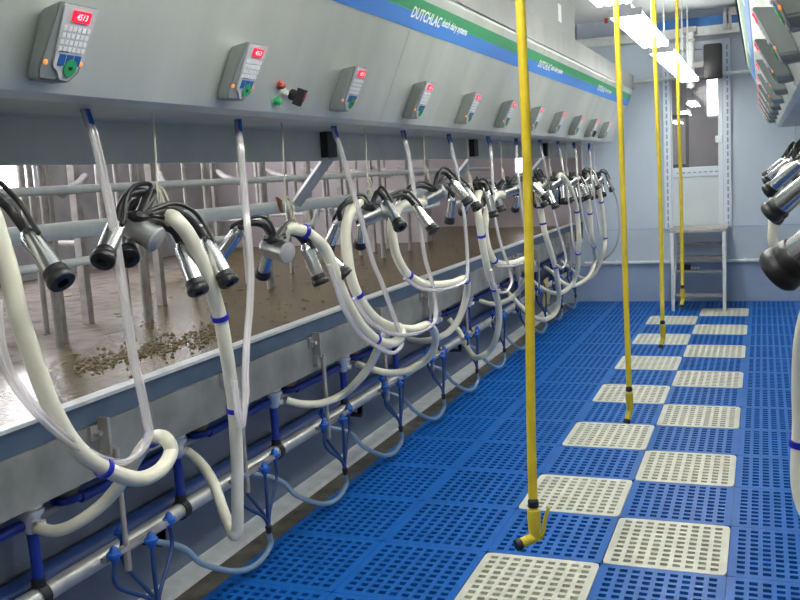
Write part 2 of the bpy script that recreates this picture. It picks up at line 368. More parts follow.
# ------------------------------------------------------------------ floor tiles
TB = .5367
def tile_mesh(m):
    bm = B(); nx, ny = 9, 10; W, H = .5, TB; g = .0025 if m == 'tile_white' else .0008; hw, hh = .0155, .0135; T = .022
    def cuts(n, L, h):
        c = [g]
        for k in range(n):
            m0 = .025+(L-.05)*(k+.5)/n
            c += [m0-h, m0+h]
        return c+[L-g]
    xs, ys = cuts(nx, W, hw), cuts(ny, H, hh)
    top = [[bm.verts.new((x, y, 0)) for y in ys] for x in xs]
    bot = [[bm.verts.new((x, y, -T)) for y in ys] for x in xs]
    ch = .007 if m == 'tile_white' else .002
    for A in (top, bot):
        for i, si in ((0, 1), (-1, -1)):
            for j, sj in ((0, 1), (-1, -1)): A[i][j].co += V((si*ch, sj*ch, 0))
    for i in range(len(xs)-1):
        for j in range(len(ys)-1):
            hole = i % 2 and j % 2
            q = [(i, j), (i+1, j), (i+1, j+1), (i, j+1)]
            if not hole:
                bm.faces.new([top[a][b] for a, b in q]); bm.faces.new([bot[a][b] for a, b in q][::-1])
            else:
                for k in range(4):
                    a, b = q[k], q[(k+1) % 4]; bm.faces.new((top[b[0]][b[1]], top[a[0]][a[1]], bot[a[0]][a[1]], bot[b[0]][b[1]]))
    X, Y = len(xs)-1, len(ys)-1
    for i in range(X):
        bm.faces.new((top[i+1][0], top[i][0], bot[i][0], bot[i+1][0])); bm.faces.new((top[i][Y], top[i+1][Y], bot[i+1][Y], bot[i][Y]))
    for j in range(Y):
        bm.faces.new((top[0][j], top[0][j+1], bot[0][j+1], bot[0][j])); bm.faces.new((top[X][j+1], top[X][j], bot[X][j], bot[X][j+1]))
    bmesh.ops.recalc_face_normals(bm, faces=bm.faces[:])
    me = bpy.data.meshes.new('floor_tile'); bm.to_mesh(me); bm.free(); me.materials.append(M[m]); return me
TBm, TWm = tile_mesh('tile_blue'), tile_mesh('tile_white')
nl = nr = 0
for r in range(-3, 15):
    for c in range(-3, 3):
        x = c*.5
        white = (c == -1 and r % 2 == 0 and 0 <= r <= 12) or (c == 0 and r % 2 == 1 and 1 <= r <= 13)
        if x+.5 > 1.52: continue
        o = bpy.data.objects.new('grate_tile', TWm if white else TBm); COL.objects.link(o); o.location = (x, r*TB, 0)
        if white:
            k = r//2
            tag(o, 'white perforated floor tile, %s to the camera in the %s column' % (ORD[k], 'left' if c == -1 else 'right'), 'floor tile', 'white floor tiles')
        elif c in (-1, 0) and r >= 0:
            k = r//2
            tag(o, 'blue perforated floor tile between white ones, %s to the camera in the %s column' % (ORD[k], 'left' if c == -1 else 'right'), 'floor tile', 'blue checker tiles')
        else:
            tag(o, 'plain blue perforated floor tile outside the white and blue checker strip', 'floor tile', 'plain blue floor tiles')
# joists that carry the tiles
bm = B()
for y in [(-3+k)*TB for k in range(18)]: box(bm, (-1.49, y-.03, -.0985), (1.29, y+.03, -.0225))
tag(struct('trim_3', bm, 'under_floor'))

# ------------------------------------------------------------------ console cabinets
FU = V((.404, 0, .915)); FN = V((.915, 0, -.404)); FP = V((-.965, 0, 1.9))
def F(y, v, n): return FP + V((0, y, 0)) + FU*v + FN*n
CEND = 7.66
def cab_prof(y): return [(-1.25, y, 1.895), (-.985, y, 1.895), tuple(F(y, .012, 0)), tuple(F(y, .605, 0)), (-.715, y, 2.63), (-1.25, y, 2.63)]
def text_mesh(s, y0, y1, vc, h, n, bm, f, bold=.0, shear=.15):
    cu = bpy.data.curves.new('t', 'FONT'); cu.body = s; cu.size = 1; cu.offset = bold; cu.shear = shear; cu.extrude = 0; cu.resolution_u = 3
    to = bpy.data.objects.new('t', cu); COL.objects.link(to)
    me = bpy.data.meshes.new_from_object(to.evaluated_get(bpy.context.evaluated_depsgraph_get()))
    xs = [v.co.x for v in me.vertices]; x0, x1 = min(xs), max(xs)
    cap = .69
    vs = []
    for v in me.vertices:
        yy = y0+(v.co.x-x0)/(x1-x0)*(y1-y0); vv = vc+(v.co.y/cap-.5)*h
        vs.append(bm.verts.new(f(yy, vv, n)))
    for p in me.polygons:
        try: bm.faces.new([vs[i] for i in p.vertices])
        except ValueError: pass
    bpy.data.objects.remove(to); bpy.data.curves.remove(cu); bpy.data.meshes.remove(me)
def cabinet(side, end):
    f = mir if side == 'right' else (lambda p: V(p))
    t = thing('console_cabinet', f((-1.05, 3, 1.72)), 'long stainless steel %s-hand cabinet with a green and blue lettered stripe' % side, 'cabinet')
    y0 = -5.0
    bm = B(); prism(bm, [f(p) for p in cab_prof(y0)], (0, end-y0, 0)); obj('casing', bm, 'stainless', t, smooth=False)
    bm = B(); prism(bm, [f(F(y0, .437, .0005)), f(F(y0, .508, .0005)), f(F(y0, .508, .003)), f(F(y0, .437, .003))], (0, end-y0-.01, 0)); tag(obj('blue_stripe', bm, 'stripe_blue', t, smooth=False), 'blue stripe')
    bm = B(); prism(bm, [f(F(y0, .5085, .0005)), f(F(y0, .566, .0005)), f(F(y0, .566, .003)), f(F(y0, .5085, .003))], (0, end-y0-.01, 0)); tag(obj('green_stripe', bm, 'stripe_green', t, smooth=False), 'green stripe')
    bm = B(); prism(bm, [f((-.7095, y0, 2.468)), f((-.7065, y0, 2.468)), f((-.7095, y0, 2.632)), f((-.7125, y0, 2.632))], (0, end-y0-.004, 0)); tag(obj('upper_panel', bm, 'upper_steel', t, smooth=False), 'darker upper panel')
    bm = B(); prism(bm, [f((-1.36, y0, 1.757)), f((-1.33, y0, 1.757)), f((-1.33, y0, 1.895)), f((-1.36, y0, 1.895))], (0, end-.22-y0, 0)); obj('rear_plate', bm, 'stainless_dark', t, smooth=False)
    bm = B(); prism(bm, [f((-1.36, y0, 1.8955)), f((-1.2505, y0, 1.8955)), f((-1.2505, y0, 2.63)), f((-1.36, y0, 2.63))], (0, end-y0, 0)); obj('rear_casing', bm, 'stainless_dark', t, smooth=False)
    for k in range(4):                                   # upright support frames behind the plate gaps
        y = .98-.09+k*2.42
        if y > end: break
        bm = B(); a, b = f((-1.329, y-.05, 1.772)), f((-1.29, y+.05, 1.894)); box(bm, [min(a[i], b[i]) for i in range(3)], [max(a[i], b[i]) for i in range(3)])
        obj('support_channel', bm, 'black_plastic', t, smooth=False)
        bm = B(); tube(bm, [f((-1.31, y+.0, 1.775)), f((-1.53, y+.05, 1.56))], .032, 4, smooth=False); obj('brace', bm, 'galvanised', t, smooth=False)
    for y in [-1.7+k*2.406 for k in range(5)]:
        if y < end-.1:
            seam = B(); prism(seam, [f(F(y, .02, .0004)), f(F(y+.005, .02, .0004)), f(F(y+.005, .60, .0004)), f(F(y, .60, .0004))], f(FN*.001)-f((0, 0, 0))); obj('panel_seam', seam, 'stainless', t, smooth=False)
    for k in range(4):
        y = .655+2.42*(k-1)
        if y+.85 > end: continue
        if side == 'left':
            bm = B(); text_mesh('DUTCHLAC', y, y+.385, .506, .046, .0038, bm, F, bold=.022)
            text_mesh('dutch dairy systems', y+.40, y+.79, .512, .033, .0038, bm, F, bold=.025)
        else:
            g = lambda yy, vv, n, y=y: mir(F(2*y+.8-yy, vv, n))
            bm = B(); text_mesh('DUTCHLAC', y, y+.385, .506, .046, .0038, bm, g, bold=.022)
            text_mesh('dutch dairy systems', y+.40, y+.79, .512, .024, .0038, bm, g, bold=.012)
        tag(obj('lettering', bm, 'lettering', t, smooth=False), 'white lettering')
    return t
cabinet('left', CEND); cabinet('right', 5.75)

def rounded(pts, r=.006, n=3):
    out = []; N = len(pts)
    for i in range(N):
        p, a, b = V(pts[i]+(0,)), V(pts[i-1]+(0,)), V(pts[(i+1) % N]+(0,))
        u, w = (a-p), (b-p); rr = min(r, u.length*.45, w.length*.45); u.normalize(); w.normalize()
        for k in range(n+1):
            s = k/n; q = (p+u*rr)*(1-s)**2+p*2*s*(1-s)+(p+w*rr)*s*s; out.append((q.x, q.y))
    return out
def console(y, label, group, f, flip=False, digits='4513'):
    """y = centre of the front plate"""
    s = -1 if flip else 1
    G = lambda a, v, n: f(F(y+s*a, v, n))
    t = thing('milking_console', G(0, .05, .0), label, 'control panel', group)
    w = .060
    bm = B()                     # tapering body standing off the cabinet face
    fr = [(-.070, .240, .062), (.060, .240, .062), (.057, .080, .052), (.032, .055, .050), (-.068, .055, .050), (-.078, .082, .052)]
    bk = [(-.052, .205, .0005), (.061, .205, .0005), (.058, .060, .0005), (.032, .035, .0005), (-.048, .038, .0005), (-.056, .06, .0005)]
    a = [bm.verts.new(G(*p)) for p in fr]; b = [bm.verts.new(G(*p)) for p in bk]
    bm.faces.new(a); bm.faces.new(b[::-1])
    for k in range(6): bm.faces.new((a[k], b[k], b[(k+1) % 6], a[(k+1) % 6]))
    bmesh.ops.bevel(bm, geom=[e for e in bm.edges if e.calc_length() > 0], offset=.004, segments=2, affect='EDGES')
    obj('body', bm, 'console_grey', t)
    def nrm(v): return .052+(v-.08)*.0625
    def lay(bm, poly, h0, h1): 
        pa = [bm.verts.new(G(q[0], q[1], nrm(q[1])+h0)) for q in poly]; pb = [bm.verts.new(G(q[0], q[1], nrm(q[1])+h1)) for q in poly]
        bm.faces.new(pa[::-1]); bm.faces.new(pb); n = len(pa)
        for k in range(n): bm.faces.new((pa[k], pa[(k+1) % n], pb[(k+1) % n], pb[k]))
    plate = rounded([(-.056, .237), (.057, .237), (.050, .120), (.040, .085), (.022, .060), (-.010, .060), (-.020, .078), (-.040, .090), (-.042, .115)], .008)
    bm = B(); lay(bm, plate, .0004, .004); obj('front_plate', bm, 'console_plate', t, smooth=False)
    bm = B(); lay(bm, rounded([(-.024, .226), (.034, .226), (.034, .200), (-.024, .200)], .003), .0042, .0075); d = obj('display', bm, 'display_red', t, smooth=False)
    bm = B(); text_mesh(digits, y-s*.013, y+s*.023, .213, .014, 0, bm, lambda yy, vv, n: G((yy-y)*s, vv, nrm(vv)+.0078)); obj('digits', bm, 'digit_pink', d, smooth=False)
    bm = B()
    for r in range(4):
        for c in range(6):
            x0 = -.042+c*.0152; v0 = .188-r*.0160
            lay(bm, [(x0, v0), (x0+.0108, v0), (x0+.0108, v0-.0105), (x0, v0-.0105)], .0042, .0066)
    obj('keypad', bm, 'key_white', t, smooth=False)
    bm = B()
    for k in range(3): lay(bm, [(-.030+k*.025, .122), (-.009+k*.025, .122), (-.009+k*.025, .100-.004*(k != 1)), (-.030+k*.025, .100-.006*(k == 0))], .0042, .0056)
    lay(bm, [(-.034, .130), (-.004, .130), (-.004, .127), (-.034, .127)], .0042, .005)
    tag(obj('label_panel', bm, 'label_blue', t, smooth=False), 'blue label panel')
    bm = B(); cs = [(.012+.020*math.cos(k*.3307), .091+.021*math.sin(k*.3307)) for k in range(19)]; lay(bm, cs, .0058, .0085)
    gb = tag(obj('start_button', bm, 'button_green', t, smooth=False), 'round green button')
    bm = B(); lay(bm, [(.006, .095), (.018, .095), (.018, .087), (.006, .087)], .0086, .0092); obj('symbol', bm, 'rubber', gb, smooth=False)
    for x, v in ((-.064, .098), (.050, .103)):
        bm = B(); lathe(bm, G(x, v, nrm(v)-.001), f(FN)-f((0, 0, 0)), [(0, .006), (.003, .006), (.005, .003)], 10); tag(obj('indicator', bm, 'led_orange', t), 'orange glowing indicator')
    return t
ident = lambda p: V(p)
for i in range(11):
    lab = 'grey console with keypad and red display, %s to the camera on the left cabinet' % ORD[i]
    console(-1.399+S*i, lab, 'consoles on the left cabinet', ident)
for i in range(10):
    y = -1.75+S*i
    lab = 'grey console seen from its side, %s to the camera on the right cabinet' % ORD[i]
    console(y, lab, 'consoles on the right cabinet', mir, True)

# push buttons between the consoles
def station(y, big=True):
    lab = 'red, white, green and black pushbuttons between the nearest left consoles' if big else 'small black pushbutton group at the far end of the left cabinet'
    t = thing('button_station', F(y, .08, 0), lab, 'switches')
    for (dy, v, m, L, r, nm) in ((-.05, .112, 'button_red', .022, .012, 'red pushbutton'), (-.04, .055, 'button_green', .022, .012, 'green pushbutton'), (0, .088, 'lamp_white', .016, .010, 'white indicator lamp')):
        bm = B(); lathe(bm, F(y+dy, v, .0005), FN, [(0, r+.004), (.006, r+.004), (.007, r), (L-.004, r), (L, r*.7)], 16)
        tag(obj('button', bm, m if big else 'rubber', t), nm if big else None)
    bm = B(); lathe(bm, F(y+.055, .084, .0005), FN, [(0, .02), (.012, .02), (.013, .017), (.022, .017)], 16)
    a = F(y+.055, .084, .03); prism(bm, [F(y+.04, .055, .022), F(y+.06, .055, .022), F(y+.075, .115, .022), F(y+.05, .115, .022)], FN*.028); k = tag(obj('rotary_switch', bm, 'rubber', t), 'black rotary switch' if big else None)
    bm = B(); prism(bm, [F(y+.056, .075, .0502), F(y+.064, .075, .0502), F(y+.069, .105, .0502), F(y+.06, .105, .0502)], FN*.003); tag(obj('pointer', bm, 'button_red' if big else 'rubber', k), 'red pointer' if big else None)
station(-.235); station(5.98, False)

# ------------------------------------------------------------------ milking equipment
def frompx(pts, X): return [at(p[0], p[1], x=X) for p in pts]
def path(spec):
    """spec: list of (px, py, X)"""
    return [at(a, b, x=c) for a, b, c in spec]
CX = -1.06
def teat_cup(t, top, mouth, arch, claw, r=.0255, mid='chrome'):
    top, mouth = V(top), V(mouth); d = (mouth-top); L = d.length; d.normalize()
    mp = .042
    bm = B(); lathe(bm, top, d, [(0, r*.45), (.003, r*.62), (.012, r*.72), (.02, r*.95), (.03, r), (L-mp+.012, r*1.04)], 20); c = obj('teat_cup', bm, mid, t)
    bm = B(); lathe(bm, top+d*(L-mp), d, [(0, r*1.12), (.008, r*1.22), (.018, r*1.16), (.024, r*1.3), (.036, r*1.36), (.042, r*1.22), (.043, r*.6), (.030, r*.5)], 20); obj('mouthpiece', bm, 'rubber', c)
    bm = B(); pts = [V(claw)]+[V(a) for a in arch]+[top-d*.004, top+d*.012]
    tube(bm, pts, .0125, 10, 8, .0125); obj('liner_tube', bm, 'rubber', t)
    bm = B(); o = V((.012, .012, .022)); sd = d.cross(V((0, 1, 0))); sd = sd.normalized()*r*(1 if sd.z > 0 else -1)
    pts = [V(claw)+V((.005, .01, .01))]+[V(a)+o for a in arch]+[top+sd*1.1+d*.01, top+sd*1.02+d*.035]
    tube(bm, pts, .0068, 8, 8); obj('air_tube', bm, 'rubber', t)
def cluster(claw_a, claw_b, cups, label, group, f=ident, r=.037, loop=True):
    """claw cylinder between two points; cups = [(top, mouth, [arch points])]"""
    a, b = V(claw_a), V(claw_b); d = (b-a).normalized(); L = (b-a).length
    t = thing('milking_cluster', f((a.x, a.y, min(a.z, b.z)-.1)), label, 'milking cluster', group)
    fv = lambda q: f(q)
    fa, fb = f(a), f(b); fd = fb-fa
    bm = B(); lathe(bm, fa, fd, [(0, r*.35), (.004, r*.7), (.014, r*.93), (.026, r), (L-.016, r), (L-.014, r*1.1), (L-.004, r*1.1)], 24); c = obj('claw_bowl', bm, 'chrome_dull', t)
    bm = B(); lathe(bm, fa+fd.normalized()*(L-.0038), fd, [(0, r*1.07), (.006, r*1.0), (.012, r*.6), (.013, r*.1)], 24); obj('bowl_lid', bm, 'clear_lid', c)
    top = (a+b)/2+V((0, 0, r*.9))
    bm = B(); lathe(bm, f(top-V((0, 0, .012))), (0, 0, 1), [(0, .03), (.014, .034), (.026, .028), (.034, .012)], 16)
    for dx, dy in ((.03, .03), (-.03, .03), (.03, -.03), (-.03, -.03)): rod(bm, f(top), f(top+V((dx, dy, .012))), .009, 8)
    obj('claw_head', bm, 'rubber', t)
    for tp, mo, ar in cups:
        tp, mo = V(tp), V(mo)
        ar = [V(q) for q in ar] if ar else [top*.6+tp*.4+V((0, 0, .07)), tp-(mo-tp).normalized()*.04]
        teat_cup(t, f(tp), f(mo), [f(q) for q in ar], f(top), mid='chrome')
    return t
G1 = 'milking clusters along the left cabinet'
# (claw end a, claw end b, cups (top px, mouth px, X top, X mouth, arch px...), hose spec, tube spec, clips)
CL = [
 ((-62, 205), (-28, 222), [((26, 231), (63, 283), -1.00, -.93, [(-14, 190), (6, 205), (16, 217)]), ((-42, 236), (-24, 290), -1.12, -1.08, [(-44, 196), (-44, 215)]), ((-78, 225), (-92, 268), -1.1, -1.1, None), ((-60, 232), (-66, 280), -1.12, -1.1, None)]),
 ((121, 219), (157, 240), [((118, 221), (102, 262), -1.05, -.98, [(146, 194), (130, 194), (121, 207)]), ((126, 226), (128, 259), -1.14, -1.12, [(150, 200), (134, 204)]), ((180, 243), (199, 293), -1.03, -.98, [(162, 226), (173, 231)]), ((204, 238), (230, 284), -1.0, -.93, [(167, 211), (186, 217), (197, 228)])]),
 ((263, 246), (288, 253), [((241, 228), (216, 262), -1.12, -1.16, [(264, 226), (252, 223)]), ((270, 249), (262, 275), -1.14, -1.18, [(268, 240)]), ((304, 243), (323, 287), -1.02, -.95, [(285, 228), (296, 234)]), ((316, 246), (351, 280), -1.05, -1.0, [(286, 232), (304, 238)])]),
 ((359, 221), (383, 211), [((340, 219), (327, 250), -1.14, -1.18, [(360, 200), (346, 203), (339, 211)]), ((363, 222), (360, 246), -1.14, -1.16, [(366, 210)]), ((385, 200), (401, 228), -1.0, -.93, [(376, 194), (380, 193)]), ((414, 205), (435, 232), -1.0, -.93, [(390, 198), (402, 195), (409, 199)])]),
 ((424, 201), (444, 191), [((403, 200), (392, 220), -1.14, -1.16, [(420, 186), (408, 190), (404, 195)]), ((453, 196), (449, 223), -1.1, -1.1, [(446, 187)]), ((451, 179), (471, 206), -1.0, -.93, [(438, 174), (445, 173)]), ((463, 186), (478, 209), -1.05, -1.0, [(446, 177), (456, 180)])]),
 ((474, 199), (484, 189), [((487, 191), (495, 220), -1.0, -.94, [(478, 183), (484, 184)]), ((488, 206), (481, 219), -1.12, -1.14, [(480, 192)]), ((493, 188), (503, 213), -1.1, -1.05, [(486, 182), (491, 183)]), ((470, 196), (462, 213), -1.14, -1.16, None)]),
 ((502, 194), (518, 188), [((499, 188), (496, 203), -1.12, -1.14, [(505, 180)]), ((518, 195), (515, 210), -1.1, -1.1, None), ((531, 182), (548, 200), -1.0, -.93, [(520, 177), (526, 176)]), ((534, 188), (546, 207), -1.04, -1.0, [(522, 180), (530, 181)])]),
 ((535, 190), (545, 184), [((541, 178), (546, 195), -1.08, -1.05, [(535, 173), (539, 173)]), ((531, 186), (527, 202), -1.12, -1.14, None), ((548, 189), (556, 208), -1.0, -.94, [(541, 179), (546, 181)]), ((537, 190), (537, 206), -1.12, -1.14, None)]),
 ((550, 187), (559, 181), [((566, 183), (572, 203), -1.0, -.95, [(559, 175), (564, 177)]), ((550, 186), (547, 201), -1.12, -1.14, None), ((562, 185), (564, 203), -1.1, -1.08, None), ((556, 188), (555, 203), -1.12, -1.14, None)]),
 ((566, 186), (575, 180), [((581, 183), (590, 201), -1.0, -.95, [(573, 175), (578, 177)]), ((567, 186), (564, 200), -1.12, -1.14, None), ((577, 186), (581, 202), -1.1, -1.08, None), ((572, 186), (571, 201), -1.12, -1.14, None)]),
 ((580, 185), (588, 179), [((591, 174), (600, 191), -1.0, -.95, [(583, 171), (588, 171)]), ((580, 185), (577, 199), -1.12, -1.14, None), ((590, 184), (594, 200), -1.1, -1.08, None), ((585, 185), (585, 200), -1.12, -1.14, None)]),
 ((594, 184), (601, 179), [((607, 178), (612, 191), -1.0, -.95, [(600, 172), (605, 173)]), ((593, 184), (590, 196), -1.12, -1.14, None), ((601, 183), (604, 196), -1.1, -1.08, None), ((597, 184), (597, 197), -1.12, -1.14, None)]),
]
def reach(p, px, L, near=True):
    """end point seen at a photo pixel that lies the length L away from p"""
    d = (RT*((px[0]-400)/FPX)+DN*((px[1]-300)/FPX)+FW).normalized(); m = p-CAM; t = m.dot(d); h2 = m.length_squared-t*t
    off = math.sqrt(max(L*L-h2, 0)); q = CAM+d*(t-off if near else t+off)
    return p+(q-p).normalized()*L
EXTRA = ['half cut by the left picture edge', 'behind a clear tube', 'with a pale bowl lid', 'beside the cream hoses', '', '', 'behind the first yellow hose', '', '', '', '', '']
for i, (ca, cb, cups) in enumerate(CL):
    a = at(*ca, x=CX-.02); b = reach(a, cb, .125, i < 3)
    cs = []
    for tp, mo, x0, x1, ar in cups:
        T0 = at(*tp, x=x0); cs.append((T0, reach(T0, mo, .175, x1 > x0), [at(*q, x=CX+(x0-CX)*(k+1)/(len(ar)+1)) for k, q in enumerate(ar)] if ar else None))
    lab = 'steel and rubber milking cluster%s, %s on the left' % ((' '+EXTRA[i]) if EXTRA[i] else '', ORD[i])
    cluster(a, b, cs, lab, G1)

def clip(parent, p, d, r=.034):
    bm = B(); d = V(d).normalized(); lathe(bm, V(p)-d*.007, d, [(0, r-.006), (0, r), (.014, r), (.014, r-.006)], 16, cap=False)
    bmesh.ops.remove_doubles(bm, verts=bm.verts[:], dist=1e-6)
    rings = 16
    return obj('hose_clip', bm, 'clip_blue', parent)
def hose(spec, clips, label, group, f=ident, r=.0245):
    P = [f(p) for p in path(spec)] if not isinstance(spec[0], Vector) else [f(p) for p in spec]
    bm = B(); tube(bm, P, r, 14, 8, r*.80); o = obj('milk_hose', bm, 'cream_hose'); tag(o, label, 'hose', group)
    Q = spline(P, 8)
    for cpos in clips:
        c = f(at(*cpos)) if isinstance(cpos[0], (int, float)) and len(cpos) == 2 and False else cpos
        k = min(range(1, len(Q)-1), key=lambda j: screen_d(Q[j], c))
        bm = B(); d = (Q[k+1]-Q[k-1]).normalized(); R = r+.006
        rk = r*(1-.20*k/(len(Q)-1)); R = rk+.006
        lathe(bm, Q[k]-d*.008, d, [(0, rk+.0005), (0, R), (.016, R), (.016, rk+.0005)], 16, cap=False)
        tag(obj('hose_clip', bm, 'clip_blue', o), 'blue clip')
    return o
def screen_d(p, c):
    q = V(p)-CAM; z = q.dot(FW); return math.hypot(400+FPX*q.dot(RT)/z-c[0], 300+FPX*q.dot(DN)/z-c[1])
def pulse(spec, label, group, f=ident, r=.0085):
    P = [f(p) for p in path(spec)] if not isinstance(spec[0], Vector) else [f(p) for p in spec]
    t0 = P[0]
    bm = B()
    for s in (-1, 1): tube(bm, [p+V((0, s*r*.95, 0)) for p in P], r, 8, 8)
    o = obj('pulsation_tube', bm, 'clear_tube'); tag(o, label, 'tube', group)
    bm = B(); d = (P[1]-P[0]).normalized(); st = P[0]
    tube(bm, [V((st.x, st.y, 1.893)), st, st+d*.045], .0135, 10, 4); tag(obj('tube_connector', bm, 'plastic_blue', o), 'blue connector')
    return o
XM, XV = -.99, -1.545         # depth of the loops and of the valves
def hx(px, xs):               # give every traced hose point its distance from the pit centre
    n = len(px); out = []
    for i, p in enumerate(px):
        s = i/(n-1)*(len(xs)-1); k = min(int(s), len(xs)-2); out.append((p[0], p[1], xs[k]+(xs[k+1]-xs[k])*(s-k)))
    return out
HG, TG = 'cream milk hoses along the left side', 'clear pulsation tubes along the left side'
HOSES = [
 ([(-34, 204), (-20, 196), (-9, 214), (1, 245), (9, 272), (17, 308), (22, 325), (36, 367), (54, 412), (76, 447), (104, 468), (137, 479), (160, 470), (171, 452), (166, 439), (155, 437), (142, 449), (125, 477), (104, 503), (75, 524), (54, 531), (36, 527)], [-1.06, -1.0, -.97, -.97, -.97, -.97, -1.0, -1.15, -1.35, XV], [(106, 468), (150, 436)], 'curling in a small loop'),
 ([(160, 224), (170, 217), (178, 222), (189, 236), (202, 263), (211, 287), (220, 317), (226, 350), (230, 377), (234, 409), (237, 460), (237.5, 505), (237.3, 528), (234, 535), (230.5, 528), (224.5, 514), (212.5, 481), (200.5, 463), (188, 452)], [-1.07, -.98, -.97, -.98, -1.02, -1.08, -1.12, -1.3, XV], [(220, 315), (234.5, 410)], 'hanging in a long narrow bend'),
 ([(282, 240), (288, 229), (303, 231), (314, 238), (325, 249), (333, 267), (341, 289), (350, 308), (361, 325), (374, 338), (385, 343), (395, 342), (402, 335), (399, 327), (390, 328), (383, 340), (377, 351), (369, 367), (355, 384), (342, 395), (323, 403), (302, 404), (286, 400)], [-1.07, -1.0, -.97, -.97, -.97, -.98, -1.05, -1.2, -1.4, XV], [(304, 231), (376, 339), (394, 326)], 'tied in a tight knot-like curl'),
 ([(372, 206), (361, 202), (351, 211), (346, 228), (347, 251), (351, 276), (358, 295), (369, 312), (382, 323), (398, 328), (414, 329), (427, 325), (435, 333), (434, 348), (425, 361), (409, 370), (390, 373), (371, 369), (357, 364)], [-1.08, -1.09, -1.06, -1.02, -1.0, -1.0, -1.1, -1.3, XV], [(358, 294), (428, 325)], 'rising in an arch above its cluster'),
 ([(424, 203), (412, 203), (400, 207), (392, 222), (393, 240), (398, 259), (408, 275), (422, 283), (436, 285), (452, 283), (465, 279), (467, 291), (461, 314), (450, 331), (434, 339), (420, 341), (408, 339)], [-1.08, -1.07, -1.04, -1.0, -.98, -1.05, -1.2, XV], [(408, 275), (466, 279)], 'sagging in a broad U'),
 ([(480, 192), (477, 199), (478, 213), (480, 227), (484, 252), (489, 274), (494, 288), (498, 304), (499, 320), (496, 338), (490, 350), (480, 357), (473, 356), (466, 345), (459, 331), (449, 319)], [-1.06, -.98, -.98, -1.0, -1.05, -1.2, -1.4, XV], [(481.5, 236), (492.6, 288)], 'dropping straight to a pointed bend'),
 ([(505, 195), (497, 195), (489, 206), (485, 225), (487, 244), (493, 259), (502, 264), (514, 263), (526, 259), (533, 263), (531, 274), (524, 283), (518, 292), (506, 301), (492, 304), (480, 301)], [-1.07, -1.06, -1.04, -1.0, -1.0, -1.1, -1.3, XV], [(493, 260)], 'passing behind the first yellow hose'),
 ([(540, 182), (537, 190), (539.5, 203), (542.5, 220), (545, 233), (550, 249), (555, 266), (558, 282), (559, 300), (555, 313), (545, 319.5), (536, 318), (527, 312), (513, 298), (505, 290)], [-1.06, -1.0, -.98, -1.0, -1.1, -1.3, XV], [(541, 206), (543, 223), (555, 266)], 'with a deep loop near the floor'),
 ([(557, 182), (560, 175), (567, 182), (573, 195), (577, 211), (579, 238), (578, 253), (577.5, 270), (573, 283), (563, 292), (553, 293), (541.7, 288), (530, 279)], [-1.04, -.97, -.97, -1.05, -1.2, XV], [(578, 212), (578, 253)], 'with a blue end clip high up'),
 ([(574, 182), (580, 178), (586, 190), (590, 213), (592, 238), (594, 246), (595, 260), (590, 275), (582, 282), (572, 286), (562, 282), (553, 273), (545, 267)], [-1.04, -.98, -1.0, -1.1, -1.3, XV], [(590, 213), (594, 246)], ''),
 ([(586, 180), (592, 172), (599, 190), (603, 214), (605, 238), (604, 250), (598, 268), (591, 277), (581, 278), (572, 270), (561, 261)], [-1.04, -.98, -1.0, -1.2, XV], [(601, 203), (604, 238)], ''),
]
TUBES = [
 [(85, 110), (89, 122), (95, 140), (106, 188), (113, 224), (121, 275), (133, 356), (140, 385), (147, 421), (149, 434), (142, 450), (125, 462), (106, 461), (83, 450), (54, 428), (29, 402), (12, 378), (2, 354), (-2, 330), (-4, 300)],
 [(238, 121), (239, 135), (241, 150), (245.5, 205), (248, 232), (250.6, 269), (250, 302), (247, 341), (245.5, 377), (246, 394), (243.5, 415), (241.5, 427), (239, 418), (237, 405), (234, 380)],
 [(334, 129), (336, 137), (339.5, 145), (350, 181), (362, 223), (373, 262), (381, 281), (389, 303), (396, 322), (402, 343), (393, 353), (378, 347), (360, 334), (345, 310), (336, 285), (329, 265)],
 [(403, 132), (405, 141), (408, 152), (412, 176), (415, 198), (420, 226), (425, 258), (430, 275), (434, 292), (435.6, 312), (432.5, 325), (414, 334), (394, 334), (376, 326), (363, 314), (354, 298)],
 [(449, 137), (451, 144), (452.5, 152), (457.5, 172), (462, 200), (465, 222), (467, 250), (467.6, 272), (464, 282), (450, 288), (436, 290), (420, 288), (405, 278)],
 [(488, 138), (490, 145), (491, 152), (492.5, 178), (494, 208), (497, 228), (502, 248), (507, 261), (511, 276), (511.5, 283), (507, 291), (500, 292), (495, 286), (491, 270)],
 [(516, 142), (516.5, 150), (518, 170), (521, 200), (526, 235), (529, 254), (524, 262), (512, 266), (500, 266)],
 [(540, 143), (541.5, 150), (545.5, 168), (551, 200), (556.7, 223), (561, 238), (564, 248), (566, 262), (561.7, 268), (556, 264)],
 [(558, 145), (560.5, 154), (565, 180), (569.5, 207), (572.5, 238), (576, 250), (578, 252)],
 [(574, 146), (576, 154), (578.5, 187), (584.5, 225), (589, 240), (593, 247)],
 [(589, 149), (590, 155), (592, 180), (595, 203), (600, 234), (604, 240)],
]
LOOK = ['']*11
for i, (px, xs, cl, look) in enumerate(HOSES):
    hose(hx(px, xs), cl, 'cream milk hose %s, %s on the left' % (look or 'with blue clips', ORD[i]), HG)
for i, px in enumerate(TUBES):
    n = len(px); xs = [-1.085, -1.05, -1.0, -.975, -.97, -.955, -.95, -.96]
    pulse(hx(px, xs), 'clear pulsation tube hanging from the left cabinet, %s to the camera' % ORD[i], TG)
# a thin grey pulsation tube at the far end
bm = B(); tube(bm, path([(608, 178, -.94), (613, 190, -.90), (618, 206, -.87), (619, 232, -.86), (615, 248, -.92), (606, 258, -1.04), (594, 264, -1.20), (582, 266, -1.33), (570, 263, -1.47)]), .009, 8)
tag(obj('vacuum_tube', bm, 'clear_lid'), 'thin grey tube sagging from the farthest left cluster', 'tube')

